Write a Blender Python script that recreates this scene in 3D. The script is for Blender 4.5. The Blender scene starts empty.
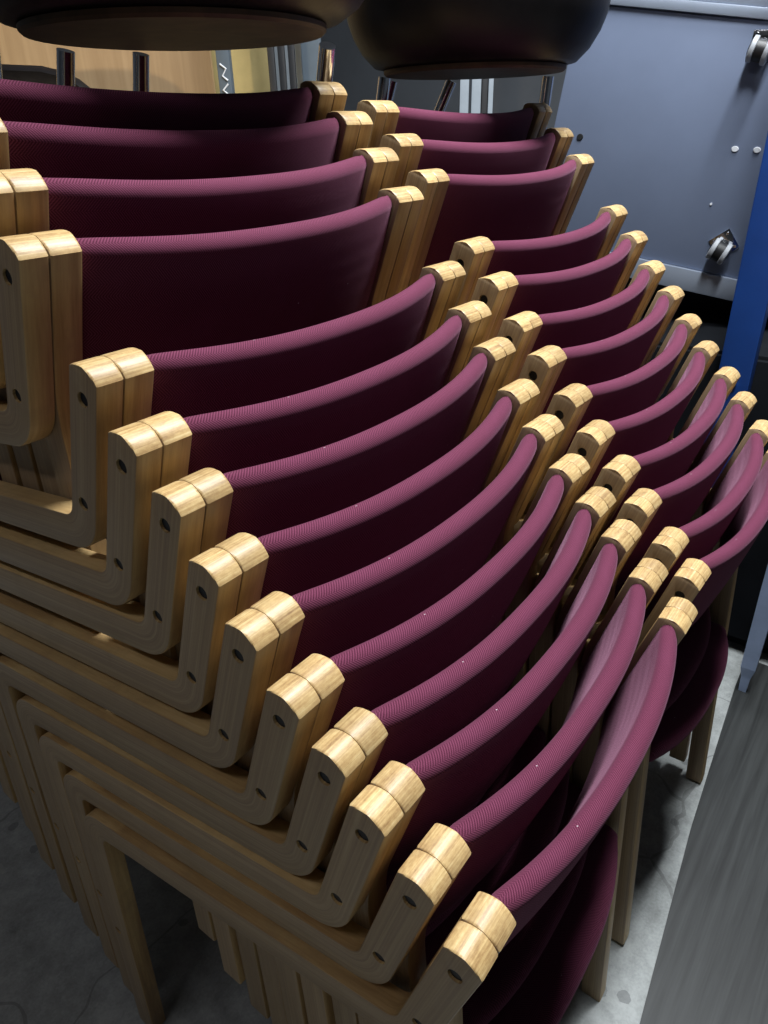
import bpy, bmesh, math, random
from mathutils import Vector, Matrix
random.seed(7)
S = bpy.context.scene
C = S.collection
PI = math.pi

# ------------------------------------------------------------------ materials
def new_mat(name):
    m = bpy.data.materials.new(name); m.use_nodes = True
    nt = m.node_tree; nt.nodes.clear()
    out = nt.nodes.new('ShaderNodeOutputMaterial')
    b = nt.nodes.new('ShaderNodeBsdfPrincipled')
    nt.links.new(b.outputs[0], out.inputs[0])
    return m, nt, b

class G:
    """tiny node-graph helper"""
    def __init__(s, nt): s.nt = nt
    def n(s, t, **kw):
        x = s.nt.nodes.new(t)
        for k, v in kw.items(): setattr(x, k, v)
        return x
    def l(s, a, b): s.nt.links.new(a, b)
    def setin(s, sock, v):
        if isinstance(v, bpy.types.NodeSocket): s.l(v, sock)
        else: sock.default_value = v
    def math(s, op, a, b=None, c=None, clamp=False):
        x = s.n('ShaderNodeMath', operation=op); x.use_clamp = clamp
        s.setin(x.inputs[0], a)
        if b is not None: s.setin(x.inputs[1], b)
        if c is not None: s.setin(x.inputs[2], c)
        return x.outputs[0]
    def vmul(s, v, vec):
        x = s.n('ShaderNodeVectorMath', operation='MULTIPLY'); s.l(v, x.inputs[0]); x.inputs[1].default_value = vec
        return x.outputs[0]
    def vadd(s, v, w):
        x = s.n('ShaderNodeVectorMath', operation='ADD'); s.setin(x.inputs[0], v); s.setin(x.inputs[1], w)
        return x.outputs[0]
    def noise(s, v, scale=1.0, detail=3.0, rough=0.55, dist=0.0):
        x = s.n('ShaderNodeTexNoise'); x.inputs['Scale'].default_value = scale
        x.inputs['Detail'].default_value = detail; x.inputs['Roughness'].default_value = rough
        x.inputs['Distortion'].default_value = dist
        s.l(v, x.inputs['Vector']); return x.outputs[0]
    def ramp(s, f, stops):
        x = s.n('ShaderNodeValToRGB'); e = x.color_ramp.elements
        while len(e) < len(stops): e.new(0.5)
        for el, (p, c) in zip(e, stops):
            el.position = p; el.color = (*c, 1) if len(c) == 3 else c
        s.l(f, x.inputs[0]); return x.outputs[0]
    def mix(s, f, a, b, mode='MIX'):
        x = s.n('ShaderNodeMix', data_type='RGBA', blend_type=mode)
        s.setin(x.inputs[0], f)
        for i, v in ((6, a), (7, b)):
            if isinstance(v, tuple): v = (*v, 1) if len(v) == 3 else v
            s.setin(x.inputs[i], v)
        return x.outputs[2]
    def bump(s, h, strength, dist, b):
        x = s.n('ShaderNodeBump'); x.inputs['Strength'].default_value = strength
        x.inputs['Distance'].default_value = dist
        s.l(h, x.inputs['Height']); s.l(x.outputs[0], b.inputs['Normal'])
    def attr(s, name):
        x = s.n('ShaderNodeAttribute', attribute_name=name); return x.outputs['Vector']
    def objco(s): return s.n('ShaderNodeTexCoord').outputs['Object']
    def rnd(s): return s.n('ShaderNodeObjectInfo').outputs['Random']

def wood_mat():
    m, nt, b = new_mat('laminated_wood'); g = G(nt)
    a = g.attr('grain')                       # (along, across laminations, across width)
    r = g.rnd()
    comb = g.n('ShaderNodeCombineXYZ'); g.l(g.math('MULTIPLY', r, 7.0), comb.inputs[0]); g.l(g.math('MULTIPLY', r, 0.31), comb.inputs[2])
    a2 = g.vadd(a, comb.outputs[0])
    n1 = g.noise(g.vmul(a2, (9, 420, 170)), 1, 3, .6)
    n2 = g.noise(g.vmul(a2, (3, 110, 40)), 1, 2, .5)
    n3 = g.noise(g.vmul(a2, (60, 1500, 700)), 1, 2, .5)
    n4 = g.noise(g.vmul(a2, (1.5, 620, 9)), 1, 2, .6)
    f = g.math('ADD', g.math('MULTIPLY', n1, .26), g.math('ADD', g.math('MULTIPLY', n2, .2), g.math('ADD', g.math('MULTIPLY', n3, .09), g.math('MULTIPLY', n4, .45))))
    col = g.ramp(f, [(.33, (.25, .130, .042)), (.45, (.44, .265, .090)), (.56, (.59, .395, .150)), (.70, (.74, .57, .275))])
    # thin glue lines between the laminations
    sep = g.n('ShaderNodeSeparateXYZ'); g.l(a, sep.inputs[0])
    fr = g.math('FRACT', g.math('MULTIPLY', sep.outputs[1], 1/.0036))
    line = g.math('MULTIPLY', g.math('LESS_THAN', fr, .12), .13)
    col = g.mix(line, col, (.22, .125, .055))
    # duller, greyer sawn lamination edges; part of this is side shade painted in
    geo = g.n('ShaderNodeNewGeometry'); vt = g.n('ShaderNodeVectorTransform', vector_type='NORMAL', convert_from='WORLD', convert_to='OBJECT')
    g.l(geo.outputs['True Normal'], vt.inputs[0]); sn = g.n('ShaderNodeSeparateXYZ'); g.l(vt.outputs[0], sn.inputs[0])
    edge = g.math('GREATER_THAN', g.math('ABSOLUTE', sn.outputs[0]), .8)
    dull_shade = g.mix(.55, col, (.26, .20, .155)); 
    col = g.mix(edge, col, dull_shade)
    # grime and scuffs
    gr = g.noise(g.objco(), 23, 4, .6)
    col = g.mix(g.math('MULTIPLY', g.math('SUBTRACT', gr, .52, clamp=True), 1.6, clamp=True), col, (.27, .18, .09))
    hsv = g.n('ShaderNodeHueSaturation'); hsv.inputs['Saturation'].default_value = .92
    g.l(g.math('ADD', .86, g.math('MULTIPLY', r, .26)), hsv.inputs['Value']); g.l(col, hsv.inputs['Color'])
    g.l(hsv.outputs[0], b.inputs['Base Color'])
    b.inputs['Roughness'].default_value = .42
    b.inputs['Specular IOR Level'].default_value = .4
    g.bump(f, .25, .0006, b)
    return m

def fabric_mat(name, dark=1.0, weave=True):
    m, nt, b = new_mat(name); g = G(nt)
    a = g.attr('weave'); sep = g.n('ShaderNodeSeparateXYZ'); g.l(a, sep.inputs[0])
    u, v = sep.outputs[0], sep.outputs[1]
    band = g.math('FLOOR', g.math('MULTIPLY', v, 1/.011))
    sgn = g.math('SUBTRACT', g.math('MULTIPLY', g.math('MODULO', g.math('ADD', band, 1000), 2), 2), 1)
    ph = g.math('ADD', g.math('MULTIPLY', u, 2*PI/.0023), g.math('MULTIPLY', g.math('MULTIPLY', sgn, v), 2*PI/.0030))
    rib = g.math('ADD', g.math('MULTIPLY', g.math('SINE', ph), .5), .5)
    thr = g.math('ADD', g.math('MULTIPLY', g.math('SINE', g.math('MULTIPLY', v, 2*PI/.0013)), .5), .5)
    n = g.noise(a, 900, 2, .6); nb = g.noise(a, 14, 3, .55)
    h = g.math('ADD', g.math('MULTIPLY', rib, .6), g.math('ADD', g.math('MULTIPLY', thr, .15), g.math('MULTIPLY', n, .5)))
    k = dark
    col = g.ramp(h, [(.2, (.050*k, .009*k, .022*k)), (.6, (.112*k, .023*k, .049*k)), (1., (.195*k, .050*k, .096*k))])
    col = g.mix(g.math('MULTIPLY', g.math('SUBTRACT', nb, .5, clamp=True), .9, clamp=True), col, (.17*k, .045*k, .095*k))
    # lint caught in the cloth
    vo = g.n('ShaderNodeTexVoronoi'); vo.inputs['Scale'].default_value = 75; g.l(a, vo.inputs['Vector'])
    wn = g.n('ShaderNodeTexWhiteNoise'); g.l(vo.outputs['Position'], wn.inputs['Vector'])
    lint = g.math('MULTIPLY', g.math('LESS_THAN', vo.outputs['Distance'], .055), g.math('GREATER_THAN', wn.outputs['Value'], .93))
    col = g.mix(g.math('MULTIPLY', lint, .75), col, (.62, .56, .58))
    g.l(col, b.inputs['Base Color'])
    b.inputs['Roughness'].default_value = .92
    b.inputs['Specular IOR Level'].default_value = .15
    b.inputs['Sheen Weight'].default_value = .17
    b.inputs['Sheen Roughness'].default_value = .45
    b.inputs['Sheen Tint'].default_value = (.9, .45, .65, 1)
    g.bump(h, .15, .0009, b)
    return m

def plain(name, col, rough=.5, metal=0.0, spec=.5, var=.12, scale=12, bump=0.0, vec=(1, 1, 1), coat=0):
    m, nt, b = new_mat(name); g = G(nt)
    n = g.noise(g.vmul(g.objco(), vec), scale, 4, .6)
    lo = tuple(c*(1-var) for c in col); hi = tuple(min(1, c*(1+var)) for c in col)
    g.l(g.ramp(n, [(.3, lo), (.7, hi)]), b.inputs['Base Color'])
    b.inputs['Roughness'].default_value = rough; b.inputs['Metallic'].default_value = metal
    b.inputs['Specular IOR Level'].default_value = spec
    b.inputs['Coat Weight'].default_value = coat
    if bump: g.bump(n, bump, .002, b)
    return m

def concrete_mat():
    m, nt, b = new_mat('concrete'); g = G(nt)
    o = g.objco()
    n1 = g.noise(o, 3.2, 6, .62, .3); n2 = g.noise(o, 26, 5, .7); n3 = g.noise(o, 220, 2, .6)
    f = g.math('ADD', g.math('MULTIPLY', n1, .45), g.math('ADD', g.math('MULTIPLY', n2, .4), g.math('MULTIPLY', n3, .15)))
    col = g.ramp(f, [(.32, (.13, .135, .13)), (.48, (.27, .285, .28)), (.62, (.40, .42, .415)), (.8, (.50, .52, .51))])
    vo = g.n('ShaderNodeTexVoronoi'); vo.inputs['Scale'].default_value = 16
    g.l(g.vadd(o, g.vmul(g.n('ShaderNodeTexNoise').outputs[1], (.0, .0, .0))), vo.inputs['Vector'])
    wn = g.n('ShaderNodeTexWhiteNoise'); g.l(vo.outputs['Position'], wn.inputs['Vector'])
    spot = g.math('MULTIPLY', g.math('LESS_THAN', g.math('ADD', vo.outputs['Distance'], g.math('MULTIPLY', n2, .25)), .30), g.math('GREATER_THAN', wn.outputs['Value'], .62))
    col = g.mix(g.math('MULTIPLY', spot, .55), col, (.12, .125, .13))
    # hairline crack
    vc = g.n('ShaderNodeTexVoronoi', feature='DISTANCE_TO_EDGE'); vc.inputs['Scale'].default_value = 2.3
    w = g.n('ShaderNodeTexNoise'); w.inputs['Scale'].default_value = 6; g.l(o, w.inputs['Vector'])
    g.l(g.vadd(o, g.vmul(w.outputs[1], (.18, .18, 0))), vc.inputs['Vector'])
    col = g.mix(g.math('MULTIPLY', g.math('LESS_THAN', vc.outputs['Distance'], .006), .45), col, (.1, .1, .1))
    g.l(col, b.inputs['Base Color']); b.inputs['Roughness'].default_value = .7
    g.bump(f, .4, .003, b)
    return m

def grain_mat(name, lo, hi, vec, rough=.45, bump=.2):
    m, nt, b = new_mat(name); g = G(nt)
    o = g.objco()
    n = g.noise(g.vmul(o, vec), 1, 4, .6, .4); n2 = g.noise(o, 3, 3, .5)
    f = g.math('ADD', g.math('MULTIPLY', n, .7), g.math('MULTIPLY', n2, .3))
    g.l(g.ramp(f, [(.35, lo), (.68, hi)]), b.inputs['Base Color'])
    b.inputs['Roughness'].default_value = rough
    g.bump(f, bump, .001, b)
    return m

M = dict(
    wood=wood_mat(),
    fabric=fabric_mat('plum_fabric'),
    seatfab=fabric_mat('plum_seat_fabric', .85),
    bolt=plain('dark_bolt', (.016, .018, .024), .35, .6),
    concrete=concrete_mat(),
    wall=plain('grey_wall_paint', (.10, .11, .125), .8, var=.1, scale=4, bump=.1),
    ceiling=plain('ceiling_paint', (.35, .35, .35), .9),
    chrome=plain('chrome', (.78, .80, .84), .12, 1.0, var=.04),
    vinyl=plain('black_vinyl', (.010, .009, .010), .42, 0, .35, var=.3, scale=40, bump=.25),
    panel=plain('grey_blue_steel', (.175, .215, .315), .45, .25, .5, var=.06, scale=5),
    panel_lip=plain('pale_grey_steel', (.34, .39, .48), .32, .45, .5, var=.05),
    blue=plain('blue_enamel', (.010, .052, .235), .38, 0, .5, var=.12, scale=9),
    rubber=plain('black_rubber', (.012, .012, .013), .45),
    hole=plain('hole_shadow', (.005, .005, .006), .9),
    white=plain('white_plastic', (.78, .80, .84), .5),
    shadebox=plain('shade_box_black', (.006, .007, .009), .85, spec=.1, var=.2),  # near-black standing in for the shade under the drawer unit
    board=grain_mat('dark_board_grain', (.007, .008, .008), (.036, .039, .039), (3.0, 75, 20), .55),
    pale=plain('pale_blue_paint', (.30, .38, .56), .45),
    brown=grain_mat('brown_board_grain', (.035, .022, .012), (.10, .066, .036), (26, 26, 1.6), .6),
    tread=plain('grey_tread', (.42, .44, .47), .5),
    tan=grain_mat('tan_board_grain', (.33, .21, .105), (.50, .345, .19), (26, 26, 1.6), .5),
    ply=plain('yellow_board', (.50, .40, .17), .6),
    slate=plain('slate_paint', (.075, .10, .125), .55),
    black=plain('black_paint', (.012, .012, .014), .5),
    grey=plain('mid_grey_paint', (.30, .34, .38), .5),
)

# ------------------------------------------------------------------ object helpers
def mesh_obj(name, verts, faces, mat, parent=None, smooth=True, attrs=None, angle=40):
    me = bpy.data.meshes.new(name)
    me.from_pydata([tuple(v) for v in verts], [], faces)
    me.update()
    bm = bmesh.new(); bm.from_mesh(me); bmesh.ops.recalc_face_normals(bm, faces=bm.faces); bm.to_mesh(me); bm.free()
    if attrs:
        for k, vals in attrs.items():
            at = me.attributes.new(k, 'FLOAT_VECTOR', 'POINT')
            for i, v in enumerate(vals): at.data[i].vector = v
    if smooth:
        me.shade_smooth()
        me.set_sharp_from_angle(angle=math.radians(angle))
    me.materials.append(mat)
    o = bpy.data.objects.new(name, me); C.objects.link(o)
    if parent: o.parent = parent
    return o

def bm_obj(name, bm, mat, parent=None, smooth=True, angle=35):
    me = bpy.data.meshes.new(name)
    bmesh.ops.recalc_face_normals(bm, faces=bm.faces)
    bm.to_mesh(me); bm.free()
    if smooth:
        me.shade_smooth(); me.set_sharp_from_angle(angle=math.radians(angle))
    me.materials.append(mat)
    o = bpy.data.objects.new(name, me); C.objects.link(o)
    if parent: o.parent = parent
    return o

def add_box(bm, lo, hi, bev=0.0, rot=None):
    lo, hi = Vector(lo), Vector(hi)
    r = bmesh.ops.create_cube(bm, size=1.0)
    vs = r['verts']; c = (lo+hi)/2; d = hi-lo
    for v in vs: v.co = Vector((v.co.x*d.x, v.co.y*d.y, v.co.z*d.z))
    if bev:
        es = list({e for v in vs for e in v.link_edges})
        q = bmesh.ops.bevel(bm, geom=es, offset=bev, segments=2, affect='EDGES', profile=.6)
        vs = list({v for f in q['faces'] for v in f.verts} | {v for v in vs if v.is_valid})
    for v in vs: v.co = (rot @ v.co if rot else v.co) + c
    return vs

def box_obj(name, lo, hi, mat, parent=None, bev=.002):
    bm = bmesh.new(); add_box(bm, lo, hi, bev); return bm_obj(name, bm, mat, parent)

def add_tube(bm, pts, rad, seg=14, cap=True):
    pts = [Vector(p) for p in pts]; rings = []
    rads = rad if isinstance(rad, (list, tuple)) else [rad]*len(pts)
    up = None
    for i, p in enumerate(pts):
        t = (pts[min(i+1, len(pts)-1)] - pts[max(i-1, 0)]).normalized()
        if up is None: up = t.orthogonal().normalized()
        up = (up - t*up.dot(t)).normalized(); s = t.cross(up)
        rings.append([bm.verts.new(p + rads[i]*(math.cos(2*PI*k/seg)*up + math.sin(2*PI*k/seg)*s)) for k in range(seg)])
    for a, b in zip(rings, rings[1:]):
        for k in range(seg): bm.faces.new((a[k], a[(k+1) % seg], b[(k+1) % seg], b[k]))
    if cap:
        bm.faces.new(rings[0][::-1]); bm.faces.new(rings[-1])

def tube_obj(name, pts, rad, mat, parent=None, seg=14):
    bm = bmesh.new(); add_tube(bm, pts, rad, seg); return bm_obj(name, bm, mat, parent)

def empty(name, loc, label, cat, group=None, rot=(0, 0, 0)):
    o = bpy.data.objects.new(name, None); C.objects.link(o)
    o.location = loc; o.rotation_euler = rot; o.empty_display_size = .1
    o['label'] = label; o['category'] = cat
    if group: o['group'] = group
    return o

def tag(o, label, cat, group=None):
    o['label'] = label; o['category'] = cat
    if group: o['group'] = group
    return o

def structure(o): o['kind'] = 'structure'; return o

# ------------------------------------------------------------------ the chair
FLOOR = -0.018              # the feet reach a little below the frame's datum
W = 0.51                    # outer width
T = 0.024                   # thickness of the side frame
IX0, IX1 = 0.0245, 0.0515   # the rear leg piece inside it
UP = Vector((-.0296, .1005)).normalized()      # direction of the back posts in (y, z)
REAR = Vector((-UP.y, UP.x))                   # rearward normal of the posts
POST_TOP = Vector((.0048, .7437))              # post centre at the shoulder of its rounded top

def fillet_path(pts, radii, step=.006):
    """polyline with rounded corners, as dense list of 2-D points"""
    out = [pts[0]]
    for i in range(1, len(pts)-1):
        a, p, b = pts[i-1], pts[i], pts[i+1]
        d0 = (a-p).normalized(); d1 = (b-p).normalized()
        ang = d0.angle(d1); r = radii[i-1]
        t = r/math.tan(ang/2)
        s, e = p+d0*t, p+d1*t
        c = p + (d0+d1).normalized()*(r/math.sin(ang/2))
        v0, v1 = s-c, e-c
        tot = v0.angle_signed(v1)
        n = max(6, int(abs(tot)*r/step)+4)
        for k in range(n+1):
            q = -tot*k/n
            out.append(c + Vector((v0.x*math.cos(q)-v0.y*math.sin(q), v0.x*math.sin(q)+v0.y*math.cos(q))))
    out.append(pts[-1])
    # subdivide the long straight runs
    res = [out[0]]
    for a, b in zip(out, out[1:]):
        d = (b-a).length; n = max(1, int(d/.05))
        for k in range(1, n+1): res.append(a.lerp(b, k/n))
    return res

def frame_mesh(name, path, width, x0, x1, holes, mat, cap_round=True):
    """sweep a softened rectangle along a path in the (y, z) plane; path[0] is the post top"""
    n = len(path); L = [0.0]
    for a, b in zip(path, path[1:]): L.append(L[-1]+(b-a).length)
    st = []                                                  # stations: centre, tangent, half width, s
    if cap_round:
        t0 = (path[1]-path[0]).normalized(); hw = width(0)/2; sag = .0075
        R = (hw*hw+sag*sag)/(2*sag)
        for k in range(7):
            h = hw*math.sin(PI/2*(k+.35)/7.35)
            rise = math.sqrt(R*R-h*h)-(R-sag)
            st.append((path[0]-t0*rise, t0, h, -rise))
    for i, p in enumerate(path):
        t = (path[min(i+1, n-1)]-path[max(i-1, 0)]).normalized()
        st.append((p, t, width(L[i])/2, L[i]))
    ch = .0021                                               # softened edges
    verts, faces, gr = [], [], []
    m = 12
    for (p, t, h, s) in st:
        nn = Vector((-t.y, t.x))
        c2 = min(ch, h*.5)
        prof = []
        for cx, cy, sx, sy in ((1, 1, 0, 0), (0, 1, 0, 0), (0, 0, 0, 0), (1, 0, 0, 0)):
            X = x1 if cx else x0; V = h if cy else -h
            dx = -1 if cx else 1; dv = -1 if cy else 1
            pts3 = [(X, V+dv*c2), (X+dx*ch*.3, V+dv*c2*.3), (X+dx*ch, V)]
            if (cx, cy) in ((0, 1), (1, 0)): pts3 = pts3[::-1]
            prof += pts3
        for X, V in prof:
            q = p+nn*V
            verts.append((X, q.x, q.y)); gr.append((s, V+.02, X))
    for i in range(len(st)-1):
        for k in range(m):
            faces.append((i*m+k, i*m+(k+1) % m, (i+1)*m+(k+1) % m, (i+1)*m+k))
    faces.append(tuple(range(m))); b0 = (len(st)-1)*m
    faces.append(tuple(b0+k for k in reversed(range(m))))
    o = mesh_obj(name, verts, faces, mat, attrs={'grain': gr})
    if holes:                                                # real bolt holes
        bm = bmesh.new()
        for (hy, hz, xa, xb) in holes:
            r = bmesh.ops.create_cone(bm, cap_ends=True, segments=20, radius1=.0062, radius2=.0062, depth=abs(xb-xa),
                                      matrix=Matrix.Translation(((xa+xb)/2, hy, hz)) @ Matrix.Rotation(PI/2, 4, 'Y'))
        cut = bm_obj('cut', bm, mat, smooth=False)
        md = o.modifiers.new('b', 'BOOLEAN'); md.object = cut; md.operation = 'DIFFERENCE'; md.solver = 'EXACT'
        dg = bpy.context.evaluated_depsgraph_get()
        me = bpy.data.meshes.new_from_object(o.evaluated_get(dg))
        o.modifiers.clear(); bpy.data.objects.remove(cut)
        # grain coordinates again for the new vertices
        if 'grain' in me.attributes: me.attributes.remove(me.attributes['grain'])
        at = me.attributes.new('grain', 'FLOAT_VECTOR', 'POINT')
        for i, v in enumerate(me.vertices):
            q = Vector((v.co.y, v.co.z)); best = None
            for j in range(n-1):
                a, b = path[j], path[j+1]; d = b-a
                f = (q-a).dot(d)/d.length_squared
                f = max(0 if j else -1, min(1, f)); c = a+d*f
                e = (q-c).length
                if best is None or e < best[0]:
                    nn = Vector((-d.y, d.x)).normalized()
                    best = (e, L[j]+f*d.length, (q-c).dot(nn))
            at.data[i].vector = (best[1], best[2]+.02, v.co.x)
        o.data = me
        me.shade_smooth(); me.set_sharp_from_angle(angle=math.radians(38))
        if not me.materials: me.materials.append(mat)
    return o

RAILC = Vector((.0509, .5890))
LEGC = Vector((.5350, .4900))
outer_path = fillet_path([POST_TOP, RAILC, LEGC, Vector((.5650, FLOOR))], [.036, .036])
oL = sum((b-a).length for a, b in zip(outer_path, outer_path[1:]))
def outer_w(s):
    if s < .58: return .0335
    if s < .66: return .0335+.0075*(s-.58)/.08
    return .041-.004*(s-.66)/(oL-.66)
inner_path = fillet_path([POST_TOP, Vector((.0465, .608)), Vector((.006, FLOOR))], [.16])
def inner_w(s): return .0335-.0015*min(1, max(0, (s-.3)/.4))

HOLES = [(.0097, .7243), (.040, .6239), (.5555, .2465)]

def rounded_outline_seat():
    """plan of the seat, counter-clockwise from above"""
    pts = []
    xa, xb = .0560, .4540; cx = (xa+xb)/2; hw = (xb-xa)/2
    def rear(x):
        d = abs((x-cx)/hw); return -.021+.038*d**2.6
    rc = .022
    n = 18
    for k in range(n+1):
        x = xa+rc*.6+(xb-xa-rc*1.2)*k/n; pts.append(Vector((x, rear(x))))
    for k in range(1, 6):
        q = k/6*PI/2; y0 = rear(xb-rc*.6)
        pts.append(Vector((xb-rc*.6+rc*.6*math.sin(q), y0+rc*(1-math.cos(q)))))
    for k in range(1, 11): pts.append(Vector((xb, .03+(.47-.03)*k/10)))
    for k in range(1, 6):
        q = k/6*PI/2; pts.append(Vector((xb-.03+.03*math.cos(q), .47+.03*math.sin(q))))
    for k in range(7): pts.append(Vector((xb-.03-(xb-xa-.06)*k/6, .50+.006*math.sin(PI*k/6))))
    for k in range(1, 6):
        q = k/6*PI/2; pts.append(Vector((xa+.03-.03*math.sin(q), .47+.03*math.cos(q))))
    for k in range(0, 10): pts.append(Vector((xa, .47-(.47-.03)*k/10)))
    for k in range(1, 6):
        q = k/6*PI/2; y0 = rear(xa+rc*.6)
        pts.append(Vector((xa+rc*.6-rc*.6*math.cos(q), y0+rc*(1-math.sin(q)))))
    return pts

def make_seat(parent):
    out = rounded_outline_seat(); n = len(out)
    cen = Vector((.255, .24)); th = .027
    nor = []
    for i in range(n):
        d = out[(i+1) % n]-out[i-1]; nor.append(Vector((-d.y, d.x)).normalized())   # inward
    def base(x, y):
        d = min(1, abs((x-.255)/.2)); e = (y-.02)/.48
        return .400+.022*e-.006*(1-d*d)*math.sin(PI*max(0, min(1, e)))
    verts, faces, wv = [], [], []
    rings = [(.008, -th), (.0025, -th+.0035), (0, -th*.62), (.0004, -th*.3), (.004, -.004), (.010, -.0008), (.018, 0)]
    for ins, dz in rings:
        for i in range(n):
            p = out[i]+nor[i]*ins; verts.append((p.x, p.y, base(p.x, p.y)+dz)); wv.append((p.x, p.y-dz, 0))
    for f in (.82, .6, .35, .1):
        for i in range(n):
            p = cen.lerp(out[i]+nor[i]*.018, f); verts.append((p.x, p.y, base(p.x, p.y)+.003*(1-f))); wv.append((p.x, p.y, 0))
    R = len(rings)+4
    for r in range(R-1):
        for i in range(n): faces.append((r*n+i, r*n+(i+1) % n, (r+1)*n+(i+1) % n, (r+1)*n+i))
    faces.append(tuple((R-1)*n+i for i in range(n)))
    # underside
    k0 = len(verts)
    for f in (.6, .1):
        for i in range(n):
            p = cen.lerp(out[i]+nor[i]*.008, f); verts.append((p.x, p.y, base(p.x, p.y)-th)); wv.append((p.x, p.y, 0))
    for i in range(n):
        faces.append((i, k0+i, k0+(i+1) % n, (i+1) % n)); faces.append((k0+i, k0+n+i, k0+n+(i+1) % n, k0+(i+1) % n))
    faces.append(tuple(k0+n+i for i in reversed(range(n))))
    return mesh_obj('seat', verts, faces, M['seatfab'], parent, attrs={'weave': wv}, angle=60)

def make_back(parent):
    xa, xb = .0520, .4580; cx = (xa+xb)/2; hw = (xb-xa)/2
    th, H = .0215, .178
    prof = []                                   # (offset rearward 0..th, distance down from top)
    r = th/2
    for k in range(13):
        q = PI*k/12
        prof.append((r-r*math.cos(q), r-r*math.sin(q)*1.0))
    for k in range(1, 9): prof.append((th+.0025*math.sin(PI*k/9), r+(H-2*r)*k/9))
    for k in range(13):
        q = PI*k/12
        prof.append((r+r*math.cos(q), H-r+r*math.sin(q)))
    for k in range(1, 9): prof.append((0, H-r-(H-2*r)*k/9))
    m = len(prof); NX = 36
    verts, faces, wv = [], [], []
    cum = [0.0]
    for a, b in zip(prof, prof[1:]): cum.append(cum[-1]+math.hypot(b[0]-a[0], b[1]-a[1]))
    for i in range(NX+1):
        x = xa+(xb-xa)*(.5-.5*math.cos(PI*i/NX)) if False else xa+(xb-xa)*i/NX
        d = abs((x-cx)/hw)
        bulge = .0295*(1-d**2.3)
        e = min(x-xa, xb-x)
        pinch = .0022*math.exp(-e/.006)
        drop = .0055+.0018*math.exp(-e/.02)+.0012*math.sin(PI*i/NX)
        for j, (o, t) in enumerate(prof):
            oo = o+(pinch if o < r else -pinch)
            p = POST_TOP - UP*(-.0085) + REAR*(-.0112+oo+bulge) - UP*(t+drop)
            verts.append((x, p.x, p.y)); wv.append((x, cum[j], 0))
    for i in range(NX):
        for j in range(m): faces.append((i*m+j, i*m+(j+1) % m, (i+1)*m+(j+1) % m, (i+1)*m+j))
    faces.append(tuple(range(m))); faces.append(tuple(NX*m+j for j in reversed(range(m))))
    return mesh_obj('backrest', verts, faces, M['fabric'], parent, attrs={'weave': wv}, angle=60)

def make_chair():
    root = bpy.data.objects.new('stacking_chair', None); C.objects.link(root)
    for side in (0, 1):
        x0, x1 = (0, T) if side == 0 else (W-T, W)
        hx = (-.004, .0065) if side == 0 else (W-.0065, W+.004)
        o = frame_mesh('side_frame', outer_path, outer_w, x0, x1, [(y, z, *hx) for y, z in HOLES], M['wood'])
        o.parent = root
        for y, z in HOLES:
            bm = bmesh.new(); xc = .0030 if side == 0 else W-.0030
            bmesh.ops.create_cone(bm, cap_ends=True, segments=16, radius1=.0059, radius2=.0054, depth=.0022,
                                  matrix=Matrix.Translation((xc, y, z)) @ Matrix.Rotation(PI/2 if side else -PI/2, 4, 'Y'))
            bm_obj('bolt', bm, M['bolt'], o, smooth=False)
        a, b = (IX0, IX1) if side == 0 else (W-IX1, W-IX0)
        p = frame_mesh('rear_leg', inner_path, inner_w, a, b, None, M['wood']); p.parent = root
    make_back(root); make_seat(root)
    # flat bar between the rear legs that carries the seat
    for (y, z, x0) in ((.0330, .3702, IX1),):
        bm = bmesh.new(); add_box(bm, (x0+.0004, y-.011, z-.0024), (W-x0-.0004, y+.011, z+.0024), .001)
        o = bm_obj('stretcher', bm, M['wood'], root)
        at = o.data.attributes.new('grain', 'FLOAT_VECTOR', 'POINT')
        for i, v in enumerate(o.data.vertices): at.data[i].vector = (v.co.x, v.co.y, v.co.z)
    return root

LEFT = [[-0.0006, 0.0022, -0.0009, 0.0054, 0.0062], [0.006, 0.0459, 0.0352, 0.0059, 0.0039], [0.0041, 0.085, 0.0775, 0.0044, -0.0008], [0.0066, 0.1294, 0.1101, 0.0167, 0.0012], [0.0043, 0.1783, 0.1456, 0.0312, -0.0034], [0.0055, 0.2223, 0.1879, 0.0403, -0.0017], [0.0122, 0.2651, 0.2237, 0.0443, -0.0048], [0.0146, 0.3081, 0.2695, 0.0564, 0.0009], [0.0106, 0.347, 0.3102, 0.063, -0.0004], [0.0145, 0.3916, 0.3532, 0.0702, 0.0011], [0.0147, 0.4559, 0.435, 0.0701, -0.0049], [0.0182, 0.4966, 0.477, 0.0782, 0.0041], [0.0177, 0.5385, 0.5166, 0.0836, 0.0047], [0.0161, 0.5805, 0.549, 0.0892, 0.003]]
RIGHT = [[0.5419, 0.0075, 0.0067, -0.0046, -0.0173], [0.5445, 0.0492, 0.0408, 0.0061, -0.0175], [0.5441, 0.0947, 0.0845, 0.0122, -0.0236], [0.5466, 0.1358, 0.122, 0.0223, -0.022], [0.5486, 0.1796, 0.1607, 0.029, -0.0158], [0.5522, 0.2218, 0.2016, 0.0368, -0.0142], [0.5552, 0.2665, 0.2446, 0.0415, -0.0219], [0.5581, 0.3095, 0.2833, 0.0476, -0.0201], [0.5592, 0.3524, 0.3296, 0.0531, -0.0218], [0.5632, 0.3951, 0.3696, 0.0585, -0.0134], [0.5656, 0.4687, 0.4488, 0.0599, -0.016], [0.5678, 0.5133, 0.4899, 0.0625, -0.0141], [0.573, 0.5571, 0.5289, 0.0656, -0.0026]]

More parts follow.
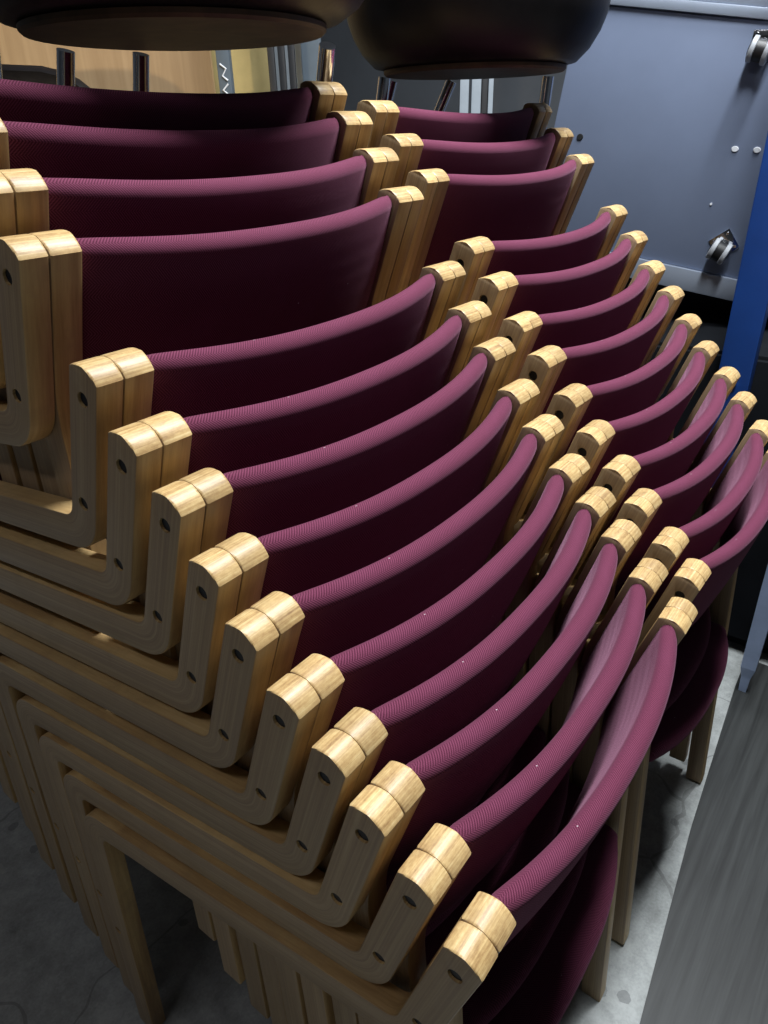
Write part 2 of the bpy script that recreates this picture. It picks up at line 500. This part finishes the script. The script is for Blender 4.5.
ORD = ['lowest', 'second', 'third', 'fourth', 'fifth', 'sixth', 'seventh', 'eighth', 'ninth', 'tenth']
def stack_label(i, n, stack):
    top = n-1-i
    if i == 0: w = 'lowest chair of the %s, its legs on the concrete'
    elif top == 0: w = 'topmost chair of the %s, under a black stool seat'
    elif top < 4: w = ['', 'second', 'third', 'fourth'][top]+' chair from the top of the %s'
    else: w = ORD[i]+' chair from the bottom of the %s'
    return 'plum fabric wooden '+w % stack

def copy_tree(o, parent=None):
    c = o.copy(); C.objects.link(c); c.parent = parent
    for ch in list(o.children): copy_tree(ch, c)
    return c

proto = make_chair(); used = False
for rows, stack, grp in ((LEFT, 'nearer stack', 'plum chairs in the nearer stack'),
                         (RIGHT, 'farther stack', 'plum chairs in the farther stack')):
    for i, (x, y, z, t, r) in enumerate(rows):
        o = copy_tree(proto) if used else proto
        used = True
        o.location = (x, y, z); o.rotation_euler = (t, 0, r)
        o['label'] = stack_label(i, len(rows), stack); o['category'] = 'chair'; o['group'] = grp

# ------------------------------------------------------------------ camera
RIGHTV = Vector((0.6007512304385827, -0.7991121551366968, -0.02275351927313686))
UPV = Vector((0.3918084559434075, 0.26950331364853264, 0.8796897736041404))
FWD = Vector((0.6968386419952413, 0.5373897351506118, -0.475003346911349))
CAM = Vector((-0.25136312, -0.13323176, 1.24882133)); FPX = 712.947
cam = bpy.data.cameras.new('camera'); co = bpy.data.objects.new('camera', cam); C.objects.link(co)
co.matrix_world = Matrix(((RIGHTV.x, UPV.x, -FWD.x, CAM.x), (RIGHTV.y, UPV.y, -FWD.y, CAM.y), (RIGHTV.z, UPV.z, -FWD.z, CAM.z), (0, 0, 0, 1)))
cam.sensor_fit = 'VERTICAL'; cam.sensor_height = 36; cam.sensor_width = 27; cam.lens = FPX*36/1024
cam.clip_start = .02; cam.clip_end = 60
S.camera = co
HF = Vector((FWD.x, FWD.y, 0)).normalized(); HR = Vector((HF.y, -HF.x, 0))
def ground(depth, lateral, z=0.0):
    """a place so far ahead of and beside where the photographer stood"""
    p = Vector((CAM.x, CAM.y, 0))+HF*depth+HR*lateral; p.z = z; return p

# ------------------------------------------------------------------ room shell
structure(box_obj('floor', (-4, -3.2, -.1), (3.2, 3.2, FLOOR), M['concrete'], bev=0))
structure(box_obj('wall_back', (-4, 2.6, FLOOR), (3.2, 2.7, 2.8), M['wall'], bev=0))
structure(box_obj('wall_right', (2.75, -3.2, FLOOR), (2.85, 2.6, 2.8), M['wall'], bev=0))
structure(box_obj('wall_left', (-4.1, -3.2, FLOOR), (-4, 2.7, 2.8), M['wall'], bev=0))
structure(box_obj('wall_front', (-4, -3.3, FLOOR), (3.2, -3.2, 2.8), M['wall'], bev=0))
structure(box_obj('ceiling', (-4.1, -3.3, 2.8), (3.2, 2.7, 2.9), M['ceiling'], bev=0))

# dark board lying on the concrete behind the chairs
bm = bmesh.new()
pl = [(.20, -.094), (.456, -.069), (.873, -.027), (1.351, .006), (1.48, .01), (1.48, -1.0), (.20, -1.0)]
lo = [bm.verts.new((x, y, FLOOR+.0005)) for x, y in pl]; hi = [bm.verts.new((x, y, FLOOR+.0155)) for x, y in pl]
bm.faces.new(lo[::-1]); bm.faces.new(hi)
for i in range(len(pl)): bm.faces.new((lo[i], lo[(i+1) % len(pl)], hi[(i+1) % len(pl)], hi[i]))
bmesh.ops.bevel(bm, geom=[e for e in bm.edges if e.verts[0].co.z > FLOOR+.01 and e.verts[1].co.z > FLOOR+.01], offset=.0012, segments=1, affect='EDGES')
tag(bm_obj('wooden_board', bm, M['board']), 'dark grey wood-grain board lying flat on the concrete behind the chairs', 'board')

# ------------------------------------------------------------------ grey steel drawer unit on its back, castors outwards
SN = Vector((-math.cos(math.radians(9)), -math.sin(math.radians(9)), 0))    # outward normal of its base
P0 = Vector((1.70, .50, 0))
def px_ray(u, v): return (RIGHTV*((u-384)/FPX) - UPV*((v-512)/FPX) + FWD)
def on_panel(u, v):
    d = px_ray(u, v); t = (P0-CAM).dot(SN)/d.dot(SN); return CAM+d*t
A, B = on_panel(640, 258), on_panel(737, 279)
E1 = (B-A).normalized(); E3 = SN; E2 = E3.cross(E1)
if E2.z < 0: E2 = -E2
ROT = Matrix((E1, E2, E3)).transposed()
unit = empty('drawer_unit', A, 'grey blue steel drawer unit lying on its back with castors facing out', 'drawer unit')
unit.rotation_euler = ROT.to_euler()
def loc(u, v):
    p = on_panel(u, v)-A; return Vector((p.dot(E1), p.dot(E2)))
topv = loc(690, 13).y
XR = .62; XL = -.30
box_obj('body', (XL, 0, -.55), (XR, topv, 0), M['panel'], unit, .004)
# folded rims along the base
box_obj('rim', (XL, -.052, -.55), (XR, -.0005, .010), M['panel_lip'], unit, .003)
bm = bmesh.new()
add_box(bm, (XL, topv+.0005, -.55), (XR, topv+.022, .010), .003)
add_box(bm, (XL, topv+.0225, -.55), (XR, topv+.06, .004), .003)
bm_obj('rim', bm, M['panel_lip'], unit)
for (u, v, r, mt, sx) in ((735, 149, .0062, 'white', 1.35), (757, 150, .0062, 'white', 1.35), (711, 204, .003, 'white', 1), (580, 137, .0075, 'hole', 1.1)):
    p = loc(u, v)
    bm = bmesh.new(); bmesh.ops.create_cone(bm, cap_ends=True, segments=20, radius1=r, radius2=r*.85, depth=.003, matrix=Matrix.Translation((p.x, p.y, .0014)) @ Matrix.Diagonal((sx, 1, 1, 1)))
    o = bm_obj('plug', bm, M[mt], unit, smooth=False)
    o['label'] = 'white plastic plug' if mt == 'white' else 'black disc for the dark of a hole'  # the black disc paints the dark inside an open hole
def castor(u, v, swing, plate_rot):
    p = loc(u, v)
    bm = bmesh.new()
    add_box(bm, (-.026, -.026, 0), (.026, .026, .003), .001)
    for q in (Vector((-.018, -.018)), Vector((.018, -.018)), Vector((.018, .018)), Vector((-.018, .018))):
        bmesh.ops.create_cone(bm, cap_ends=True, segments=10, radius1=.004, radius2=.003, depth=.003, matrix=Matrix.Translation((q.x, q.y, .0044)))
    cs = bm_obj('castor', bm, M['chrome'], unit)
    cs.location = (p.x, p.y, 0.0005); cs.rotation_euler = (0, 0, plate_rot)
    # twin wheels and the fork, swung to one side
    def part(nm, bm, mt):
        o = bm_obj(nm, bm, M[mt], cs); o.rotation_euler = (0, 0, swing-plate_rot); return o
    bm = bmesh.new()
    add_tube(bm, [(0, 0, .003), (0, 0, .014), (.004, 0, .022), (.012, 0, .030)], [.011, .011, .010, .008], 14)
    add_tube(bm, [(.014, -.013, .033), (.014, .013, .033)], .0225, 20)
    part('fork', bm, 'rubber')
    for sy in (-1, 1):
        bm = bmesh.new()
        add_tube(bm, [(.014, sy*.0095, .033), (.014, sy*.0105, .033), (.014, sy*.0195, .033), (.014, sy*.0215, .033)], [.0235, .0255, .0255, .021], 24)
        w = part('wheel', bm, 'tread')
        bm = bmesh.new(); add_tube(bm, [(.014, sy*.0215, .033), (.014, sy*.0235, .033)], [.016, .012], 20)
        o = bm_obj('wheel_cap', bm, M['rubber'], w)
castor(724, 244, -PI/2-.25, PI/4)
castor(764, 44, -PI/2-.1, .1)

# dark box added for the shade below it, and the blue post in front
filler = empty('shade_box', (1.52, -.6, FLOOR), 'added black box for the shade under the grey drawer unit', 'shade_box')
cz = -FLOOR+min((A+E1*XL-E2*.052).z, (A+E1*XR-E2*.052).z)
box_obj('body', (0, 0, .04), (1.05, 2.0, cz-.012), M['shadebox'], filler, .004)
box_obj('box_base', (.03, .02, 0), (1.0, 1.98, .0395), M['shadebox'], filler, .002)
for k in range(2): box_obj('box_front', (-.018, .01+k*.995, .05), (-.0005, .985+k*.995, cz-.02), M['shadebox'], filler, .003)

post = empty('steel_post', (1.44, .175, FLOOR), 'bright blue steel upright post in front of the grey drawer unit', 'post')
box_obj('upright', (-.02, -.034, .006), (.02, .034, 2.3), M['blue'], post, .004)
box_obj('base_plate', (-.05, -.06, 0), (.05, .06, .0055), M['blue'], post, .002)
bm = bmesh.new()
for z in (.35, .75, 1.6):
    bmesh.ops.create_cone(bm, cap_ends=True, segments=6, radius1=.009, radius2=.009, depth=.006, matrix=Matrix.Translation((-.0235, 0, z)) @ Matrix.Rotation(PI/2, 4, 'Y'))
bm_obj('bolt_heads', bm, M['chrome'], post, smooth=False)

# pale blue stand whose tapered leg stands on the board
st = empty('metal_stand', (1.345, -.012, FLOOR+.0158), 'pale blue metal stand leg with a narrow foot, on the dark board', 'stand')
for dx, dy in ((0, 0), (.09, -.63)):
    bm = bmesh.new()
    secs = [(0, .0085), (.045, .0105), (.075, .0165), (.30, .0185), (.62, .0185)]
    rings = []
    for z, h in secs: rings.append([bm.verts.new((dx+sx*h*.7, dy+sy*h, z)) for sx, sy in ((-1, -1), (1, -1), (1, 1), (-1, 1))])
    for a, b in zip(rings, rings[1:]):
        for k in range(4): bm.faces.new((a[k], a[(k+1) % 4], b[(k+1) % 4], b[k]))
    bm.faces.new(rings[0][::-1]); bm.faces.new(rings[-1])
    bm_obj('leg', bm, M['pale'], st, smooth=False)
tube_obj('top_bar', [(0, 0, .636), (.09, -.63, .636)], .016, M['pale'], st)

# ------------------------------------------------------------------ black padded stools with chrome legs on top
def lathe(bm, prof, seg=48):
    rings = [[bm.verts.new((r*math.cos(2*PI*k/seg), r*math.sin(2*PI*k/seg), z)) for k in range(seg)] for r, z in prof]
    for a, b in zip(rings, rings[1:]):
        for k in range(seg): bm.faces.new((a[k], a[(k+1) % seg], b[(k+1) % seg], b[k]))
    bm.faces.new(rings[0][::-1]); bm.faces.new(rings[-1])
def stool(cen, rx, h, zb, feet, label, tilt=(0, 0)):
    root = empty('padded_stool', cen, label, 'stool', 'black stools on the stacks')
    R = rx
    prof = [(R*.62, zb+.012), (R*.70, zb+.002), (R*.79, zb+.006), (R*.88, zb+h*.14), (R*.945, zb+h*.27), (R*.985, zb+h*.40), (R, zb+h*.54), (R*.985, zb+h*.7), (R*.94, zb+h*.87), (R*.86, zb+h*.97), (R*.7, zb+h), (R*.3, zb+h*.95)]
    bm = bmesh.new(); lathe(bm, prof); s = bm_obj('seat', bm, M['vinyl'], root, angle=80)
    bm = bmesh.new(); lathe(bm, [(R*.70, zb-.006), (R*.715, zb-.003), (R*.715, zb+.0015), (R*.5, zb+.0015)]); p = bm_obj('seat_pan', bm, M['brown'], s)
    for (tx, ty, fx, fy, fz) in feet:
        t = Vector((tx, ty, zb-.0062)); f = Vector((fx, fy, fz))
        b = f.lerp(t, .985)
        l = tube_obj('leg', [f+Vector((0, 0, .012)), f.lerp(t, .5), b, t], .0105, M['chrome'], root)
        tube_obj('foot_cap', [f, f+Vector((0, 0, .018))], [.0125, .012], M['rubber'], l)
    return root

def seat_top_z(row, px_, py_):
    x, y, z, t, r = row; return z+.400+.022*((py_-y-.02)/.48)+t*(py_-y)

# one lies over each stack, its chrome legs resting on the seats of the top chairs
def put_stool(cen, R, h, zb, legs, label):
    """legs: (top point, foot point) in the room"""
    c = Vector((cen.x, cen.y, 0)); ft = []
    for tp, fp in legs:
        ft.append((tp.x-c.x, tp.y-c.y, fp.x-c.x, fp.y-c.y, fp.z))
    return stool(c, R, h, zb, ft, label)
def on_seat(row, x, y): return Vector((x, y, seat_top_z(row, x, y)+.006))
L1, R1 = LEFT[-1], RIGHT[-1]
put_stool(ground(.92, -.207), .222, .13, 1.345,
          [(Vector((.545, .55, 0)), on_seat(R1, .662, .74)), (Vector((.215, .735, 0)), on_seat(L1, .185, .80)),
           (Vector((.432, .77, 0)), on_seat(L1, .44, .88)), (Vector((.335, .785, 0)), on_seat(L1, .32, .90))],  # last two legs also stand in for shadow bands on the tan board
          'black vinyl padded stool over the nearer stack, seen from below')
put_stool(ground(1.38, .167), .208, .17, 1.328,
          [(ground(1.40, .02), on_seat(R1, .84, .76)), (ground(1.48, .312), Vector((1.118, .548, 1.06))),
           (Vector((1.07, .70, 0)), on_seat(R1, 1.0, .85)), (Vector((.95, .75, 0)), on_seat(R1, .92, .86))],
          'black vinyl padded stool with chrome legs over the farther stack')

# black high-backed chair standing on the floor behind the nearer stack
hc = empty('padded_chair', (*ground(1.66, -.75)[:2], FLOOR), 'black padded chair with a rounded high back, behind the nearer stack', 'chair')
hc.rotation_euler = (0, 0, math.atan2(HR.y, HR.x)+.3)
bm = bmesh.new()
N = 40; rings = []
for dy, ins in ((-.035, .03), (-.045, .012), (-.03, 0), (.03, 0), (.045, .012), (.035, .03)):
    ring = []
    for k in range(N):
        q = 2*PI*k/N; cx, cz_ = math.cos(q), math.sin(q)
        sx = math.copysign(abs(cx)**.62, cx)*(.25-ins); sz = math.copysign(abs(cz_)**.75, cz_)*(.36-ins)
        ring.append(bm.verts.new((sx, .20+dy+.05*(abs(sx)/.25)**2*-1, 1.045+sz)))
    rings.append(ring)
for a, b in zip(rings, rings[1:]):
    for k in range(N): bm.faces.new((a[k], a[(k+1) % N], b[(k+1) % N], b[k]))
bm.faces.new(rings[0][::-1]); bm.faces.new(rings[-1])
bm_obj('backrest', bm, M['vinyl'], hc, angle=70)
bm = bmesh.new(); add_box(bm, (-.24, -.24, .45), (.24, .22, .55), .035); bm_obj('seat', bm, M['vinyl'], hc)
bm = bmesh.new(); add_box(bm, (-.03, .228, .40), (.03, .246, .80), .005); add_box(bm, (-.03, .0, .42), (.03, .246, .448), .005); bm_obj('back_bar', bm, M['black'], hc)
tube_obj('column', [(0, 0, .09), (0, 0, .447)], .028, M['chrome'], hc)
for k in range(5):
    q = 2*PI*k/5+.3
    tube_obj('foot', [(0, 0, .085), (.28*math.cos(q), .28*math.sin(q), .055), (.30*math.cos(q), .30*math.sin(q), .0)], [.024, .017, .016], M['black'], hc)

# ------------------------------------------------------------------ things stored against the far wall
def leaning(name, d, l0, l1, z0, z1, th, mat, label, cat):
    """upright flat thing that faces the stacks"""
    p = ground(d, (l0+l1)/2, FLOOR)
    ang = math.atan2(HR.y, HR.x)
    w = (l1-l0)/2
    o = box_obj(name, (-w, 0, 0), (w, th, z1-z0), mat, None, .003)
    o.location = p; o.rotation_euler = (0, 0, ang)
    return tag(o, label, cat)
D = 2.15
HCOS = Vector((FWD.x, FWD.y)).length
def lat(u): return (u-384)/(FPX/HCOS)*D
leaning('wooden_board', D, lat(-140), lat(229), 0, 1.75, .022, M['tan'], 'tan wooden board standing upright in the back, lit warm', 'board')
leaning('plywood_sheet', D+.05, lat(226), lat(283), 0, 1.7, .018, M['ply'], 'yellow sheet of board standing behind the slate post', 'board')
sp = leaning('slate_post', D-.10, lat(241), lat(253), 0, 1.75, .04, M['slate'], 'slate grey post with a white scribble, beside the yellow board', 'post')
bm = bmesh.new()
zc = CAM.z+.115*.8
add_tube(bm, [(-.008, -.001, zc+.07), (.006, -.001, zc+.06), (-.004, -.001, zc+.045), (.008, -.001, zc+.035)], .0022, 6)
add_tube(bm, [(.008, -.001, zc+.028), (-.006, -.001, zc+.015), (.006, -.001, zc+.005)], .0022, 6)
bm_obj('scribble', bm, M['white'], sp)['label'] = 'white scribbled mark'
for k, u in enumerate((289, 297.5, 306)):
    leaning('black_slat', D-.05+.03*k, lat(u-3.2), lat(u+3.2), 0, 1.7, .02, M['black'], ['black upright slat nearest the yellow board', 'black upright slat between two others', 'black upright slat nearest the blue panel'][k], 'slat')
leaning('pale_sheet', D+.12, lat(284), lat(313), 0, 1.72, .012, M['grey'], 'pale grey sheet behind the three black slats', 'board')
leaning('blue_panel', D+.06, lat(314), lat(334), 0, 1.72, .02, M['slate'], 'narrow blue grey panel standing beside the black slats', 'panel')
D2 = 2.5
def lat2(u): return (u-384)/(FPX/HCOS)*D2
for u0, u1, mt, lb in ((469, 478, 'grey', 'pale grey strip standing behind the farther stack'), (480.5, 490, 'grey', 'second pale grey strip, between the first strip and the black bar'), (490.5, 496.5, 'black', 'black upright bar between two pale strips'), (497, 502, 'grey', 'narrow pale strip beside the black bar')):
    leaning('upright_strip', D2, lat2(u0), lat2(u1), 0, 1.62, .02, M[mt], lb, 'strip')

# ------------------------------------------------------------------ light
def area(name, loc, target, sx, sy, power, col):
    l = bpy.data.lights.new(name, 'AREA'); l.shape = 'RECTANGLE'; l.size = sx; l.size_y = sy; l.energy = power; l.color = col
    o = bpy.data.objects.new(name, l); C.objects.link(o); o.location = loc
    o.rotation_euler = (Vector(target)-Vector(loc)).to_track_quat('-Z', 'Y').to_euler()
    return o
area('ceiling_or_fill_light', (1.0, -.03, 2.74), (1.0, -.03, 0), 1.25, .16, 104, (.93, .97, 1.0))
area('ceiling_or_fill_light', (-1.1, .55, 2.74), (-1.1, .55, 0), .16, 1.25, 6.5, (.97, .95, 1.0))  # added fill that lifts the chairs' shaded side faces
l = bpy.data.lights.new('warm_lamp', 'SPOT'); l.energy = 42; l.color = (1, .78, .48); l.spot_size = math.radians(46); l.spot_blend = .5; l.shadow_soft_size = .03
o = bpy.data.objects.new('warm_lamp', l); C.objects.link(o); o.location = (-.7, 1.15, 1.35)
o.rotation_euler = (ground(2.15, -.85, 1.40)-o.location).to_track_quat('-Z', 'Y').to_euler()

w = bpy.data.worlds.new('world'); S.world = w; w.use_nodes = True
w.node_tree.nodes['Background'].inputs[0].default_value = (.55, .62, .75, 1)
w.node_tree.nodes['Background'].inputs[1].default_value = .05

S.view_settings.view_transform = 'Standard'; S.view_settings.look = 'None'
S.view_settings.exposure = 0.0; S.view_settings.gamma = 1.0
S.view_settings.use_curve_mapping = False
S.cycles.use_denoising = True
S.cycles.max_bounces = 8
